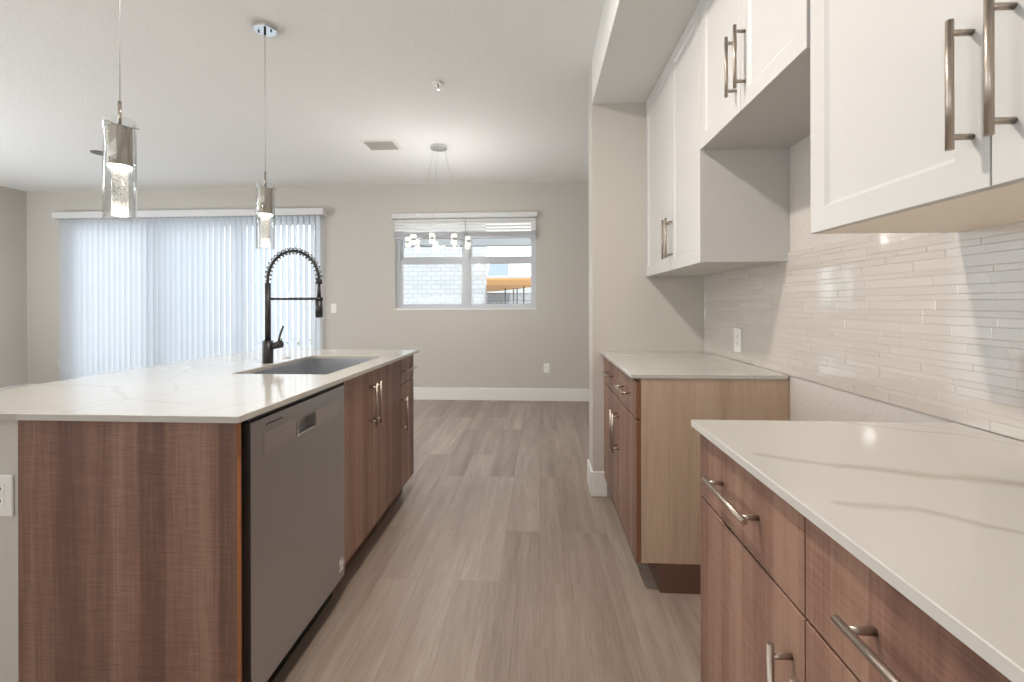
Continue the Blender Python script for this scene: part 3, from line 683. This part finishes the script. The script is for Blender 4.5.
# ------------------------------------------------------------------ outlets and switches
def plate(name, c, axis, sgn, w_, h_, label, kind, cat):
    """wall plate centred at c on a wall whose normal is sgn*axis"""
    o = thing(name, (c[0], c[1], c[2] - h_ / 2), label, cat)
    def bx(u0, u1, v0, v1, d0, d1, bev=0.0):
        if axis == 'Y': ys = sorted((c[1] + sgn * d0, c[1] + sgn * d1)); return (c[0] + u0, c[0] + u1, ys[0], ys[1], c[2] + v0, c[2] + v1, bev)
        xs_ = sorted((c[0] + sgn * d0, c[0] + sgn * d1)); return (xs_[0], xs_[1], c[1] + u0, c[1] + u1, c[2] + v0, c[2] + v1, bev)
    MB().box(*bx(-w_ / 2, w_ / 2, -h_ / 2, h_ / 2, 0, 0.006, 0.002)).build('cover_plate', 'plastic_white', o)
    if kind == 'outlet':
        rc_ = MB().box(*bx(-0.0165, 0.0165, -0.034, 0.034, 0.006, 0.0075)).build('receptacle', 'plastic_white', o)
        b = MB()
        for vz in (-0.017, 0.017):
            b.box(*bx(-0.0085, -0.0060, vz - 0.001, vz + 0.008, 0.0075, 0.0079)); b.box(*bx(0.0060, 0.0085, vz - 0.001, vz + 0.007, 0.0075, 0.0079)); b.box(*bx(-0.002, 0.002, vz - 0.010, vz - 0.006, 0.0075, 0.0079))
        b.build('slots', 'outlet_slot', rc_)
    else:
        MB().box(*bx(-0.0165, 0.0165, -0.033, 0.033, 0.006, 0.009, 0.001)).build('rocker', 'plastic_white', o)
    return o
plate('wall_outlet', (-1.512, 1.182, 0.678), 'Y', -1, 0.080, 0.116, 'white outlet at the left frame edge on the island end wall', 'outlet', 'outlet')
plate('wall_outlet', (XT - 0.0012, 2.420, 1.023), 'X', -1, 0.086, 0.124, 'white outlet on the tile backsplash above the far counter', 'outlet', 'outlet')
plate('wall_outlet', (0.090, YB, 0.405), 'Y', -1, 0.072, 0.116, 'white outlet low on the back wall beside the partition wall', 'outlet', 'outlet')
plate('wall_outlet', (-6.50, YB, 0.445), 'Y', -1, 0.072, 0.116, 'white outlet low at the left edge of the vertical blind', 'outlet', 'outlet')
plate('light_switch', (-2.690, YB, 1.170), 'Y', -1, 0.074, 0.120, 'white rocker switch on the back wall right of the vertical blind', 'switch', 'switch')

# ------------------------------------------------------------------ ceiling fittings
PX = -1.535; ZP0, ZP1 = 1.527, 1.890; RG = 0.0475
def pendant(y, label):
    p = thing('pendant_light', (PX, y, ZP0), label, 'pendant light', 'pendant lights over the island')
    c = MB().lathe(PX, y, [(0.0, ZC - 0.001), (0.062, ZC - 0.001), (0.062, ZC - 0.018), (0.057, ZC - 0.022), (0.0, ZC - 0.022)], 40, False).build('canopy', 'chrome', p)
    b = MB(); b.cyl((PX, y, ZC - 0.022), (PX, y, ZC - 0.045), 0.006, n=14)
    b.build('strain_relief', 'black_plastic', c)
    for s_ in (-0.036, 0.036): MB().cyl((PX + s_, y, ZC - 0.022), (PX + s_, y, ZC - 0.030), 0.004, n=12).build('screw', 'black_plastic', c)
    MB().cyl((PX, y, 1.955), (PX, y, ZC - 0.044), 0.0022, n=8).build('cord', 'cable', p)
    MB().cyl((PX, y, 1.868), (PX, y, 1.960), 0.0058, n=16).build('stem', 'cap_metal', p)
    b = MB(); b.lathe(PX, y, [(0.0, 1.872), (0.010, 1.872), (0.012, 1.864), (0.0365, 1.864), (0.0370, 1.862), (0.0370, 1.722), (0.0, 1.722)], 36, False)
    a0 = 0.6
    for q in range(3):
        a = a0 + q * 2 * math.pi / 3; b.cyl((PX, y, 1.868), (PX + 0.056 * math.cos(a), y + 0.056 * math.sin(a), 1.868), 0.0022, n=8)
    cp = b.build('cap', 'cap_metal', p)
    MB().cyl((PX, y, 1.714), (PX, y, 1.722), 0.0350, n=32).build('led_disc', 'led_ring', cp)
    MB().cyl((PX, y, 1.540), (PX, y, 1.714), 0.0245, n=28).build('bubble_crystal', 'crystal', p)
    b = MB(); b.lathe(PX, y, [(RG, ZP1), (RG, ZP0), (RG - 0.0035, ZP0), (RG - 0.0035, ZP1), (RG, ZP1)], 48)
    b.build('glass_shade', 'shade_glass', p)
    return p
pendant(1.568, 'nearer pendant, its clear glass cylinder largest at the upper left')
pendant(2.450, 'farther pendant, with its round chrome canopy visible on the ceiling')

cx, cy = -0.985, 4.40
ch = thing('chandelier', (cx, cy, 1.78), 'round ring chandelier of small lit glass cubes in front of the dining window', 'chandelier')
MB().lathe(cx, cy, [(0.0, ZC - 0.001), (0.082, ZC - 0.001), (0.082, ZC - 0.026), (0.0, ZC - 0.028)], 40, False).build('canopy', 'chrome', ch)
ZR = 1.825; RR = 0.300
MB().tube([(cx + RR * math.sin(2 * math.pi * k / 72), cy - RR * math.cos(2 * math.pi * k / 72), ZR) for k in range(72)], 0.0055, 8, True).build('ring', 'chrome', ch)
for k in range(3):
    a = math.radians((-95, 30, 100)[k])
    a = math.radians((-100, 0, 100)[k])
    MB().cyl((cx + RR * math.sin(a), cy - RR * math.cos(a), ZR), (cx + 0.05 * math.sin(a), cy - 0.05 * math.cos(a), ZC - 0.026), 0.0014, n=6).build('suspension_cable', 'cable', ch)
for k in range(9):
    a = 2 * math.pi * k / 9; lx, ly = cx + RR * math.sin(a), cy - RR * math.cos(a)
    l_ = MB().cyl((lx, ly, ZR - 0.012), (lx, ly, ZR + 0.012), 0.026, n=20).build('lamp', 'chrome', ch)
    MB().cyl((lx, ly, ZR + 0.0125), (lx, ly, ZR + 0.046), 0.0245, n=20).build('glass_cube', 'cube_light', l_)
    MB().cyl((lx, ly, ZR - 0.046), (lx, ly, ZR - 0.0125), 0.0245, n=20).build('glass_cube', 'cube_light', l_)

av = thing('air_vent', (-1.535, 4.33, ZC - 0.01), 'grey louvred air vent on the ceiling left of the ring chandelier', 'vent')
vx0, vx1, vy0, vy1 = -1.70, -1.37, 4.19, 4.46
b = MB()
for q in ((vx0, vx1, vy0, vy0 + 0.025), (vx0, vx1, vy1 - 0.025, vy1), (vx0, vx0 + 0.025, vy0 + 0.025, vy1 - 0.025), (vx1 - 0.025, vx1, vy0 + 0.025, vy1 - 0.025)): b.box(*q, ZC - 0.009, ZC - 0.001, 0.002)
b.build('frame', 'plastic_white', av)
MB().box(vx0 + 0.026, vx1 - 0.026, vy0 + 0.026, vy1 - 0.026, ZC - 0.003, ZC - 0.001).build('duct_opening', 'vent_dark', av)
b = MB(); y = vy0 + 0.032
while y < vy1 - 0.03:
    b.face([(vx0 + 0.026, y, ZC - 0.003), (vx1 - 0.026, y, ZC - 0.003), (vx1 - 0.026, y + 0.013, ZC - 0.012), (vx0 + 0.026, y + 0.013, ZC - 0.012)]); y += 0.018
b.build('louvers', 'vent_louver', av)
sp_ = thing('fire_sprinkler', (-0.709, 3.146, ZC - 0.05), 'small white fire sprinkler head on the ceiling over the island end', 'sprinkler')
MB().lathe(-0.709, 3.146, [(0.0, ZC - 0.001), (0.042, ZC - 0.001), (0.038, ZC - 0.008), (0.015, ZC - 0.011), (0.0, ZC - 0.011)], 32).build('escutcheon', 'plastic_white', sp_)
b = MB(); b.cyl((-0.709, 3.146, ZC - 0.045), (-0.709, 3.146, ZC - 0.011), 0.007, n=12); b.cyl((-0.709, 3.146, ZC - 0.048), (-0.709, 3.146, ZC - 0.045), 0.014, n=16); b.build('nozzle', 'steel_light', sp_)
tag(MB().lathe(-4.47, 4.36, [(0.0, ZC - 0.001), (0.085, ZC - 0.001), (0.085, ZC - 0.006), (0.075, ZC - 0.009), (0.0, ZC - 0.010)], 40).build('smoke_detector', 'vent_dark'), 'thin round grey detector on the ceiling behind the nearer pendant', 'smoke detector')
# recessed light above the aisle
rl = thing('recessed_light', (-0.47, 1.45, ZC - 0.03), 'round recessed ceiling light above the aisle, over the top of the frame', 'ceiling light')
MB().lathe(-0.47, 1.45, [(0.095, ZC - 0.001), (0.095, ZC - 0.006), (0.070, ZC - 0.010), (0.070, ZC - 0.001), (0.095, ZC - 0.001)], 40).build('trim_ring', 'plastic_white', rl)

# ------------------------------------------------------------------ render settings that belong to the scene
S.cycles.max_bounces = 12; S.cycles.diffuse_bounces = 7; S.cycles.glossy_bounces = 5; S.cycles.transmission_bounces = 8; S.cycles.transparent_max_bounces = 16
S.cycles.caustics_reflective = False; S.cycles.caustics_refractive = False; S.cycles.sample_clamp_indirect = 6.0
S.cycles.use_denoising = True
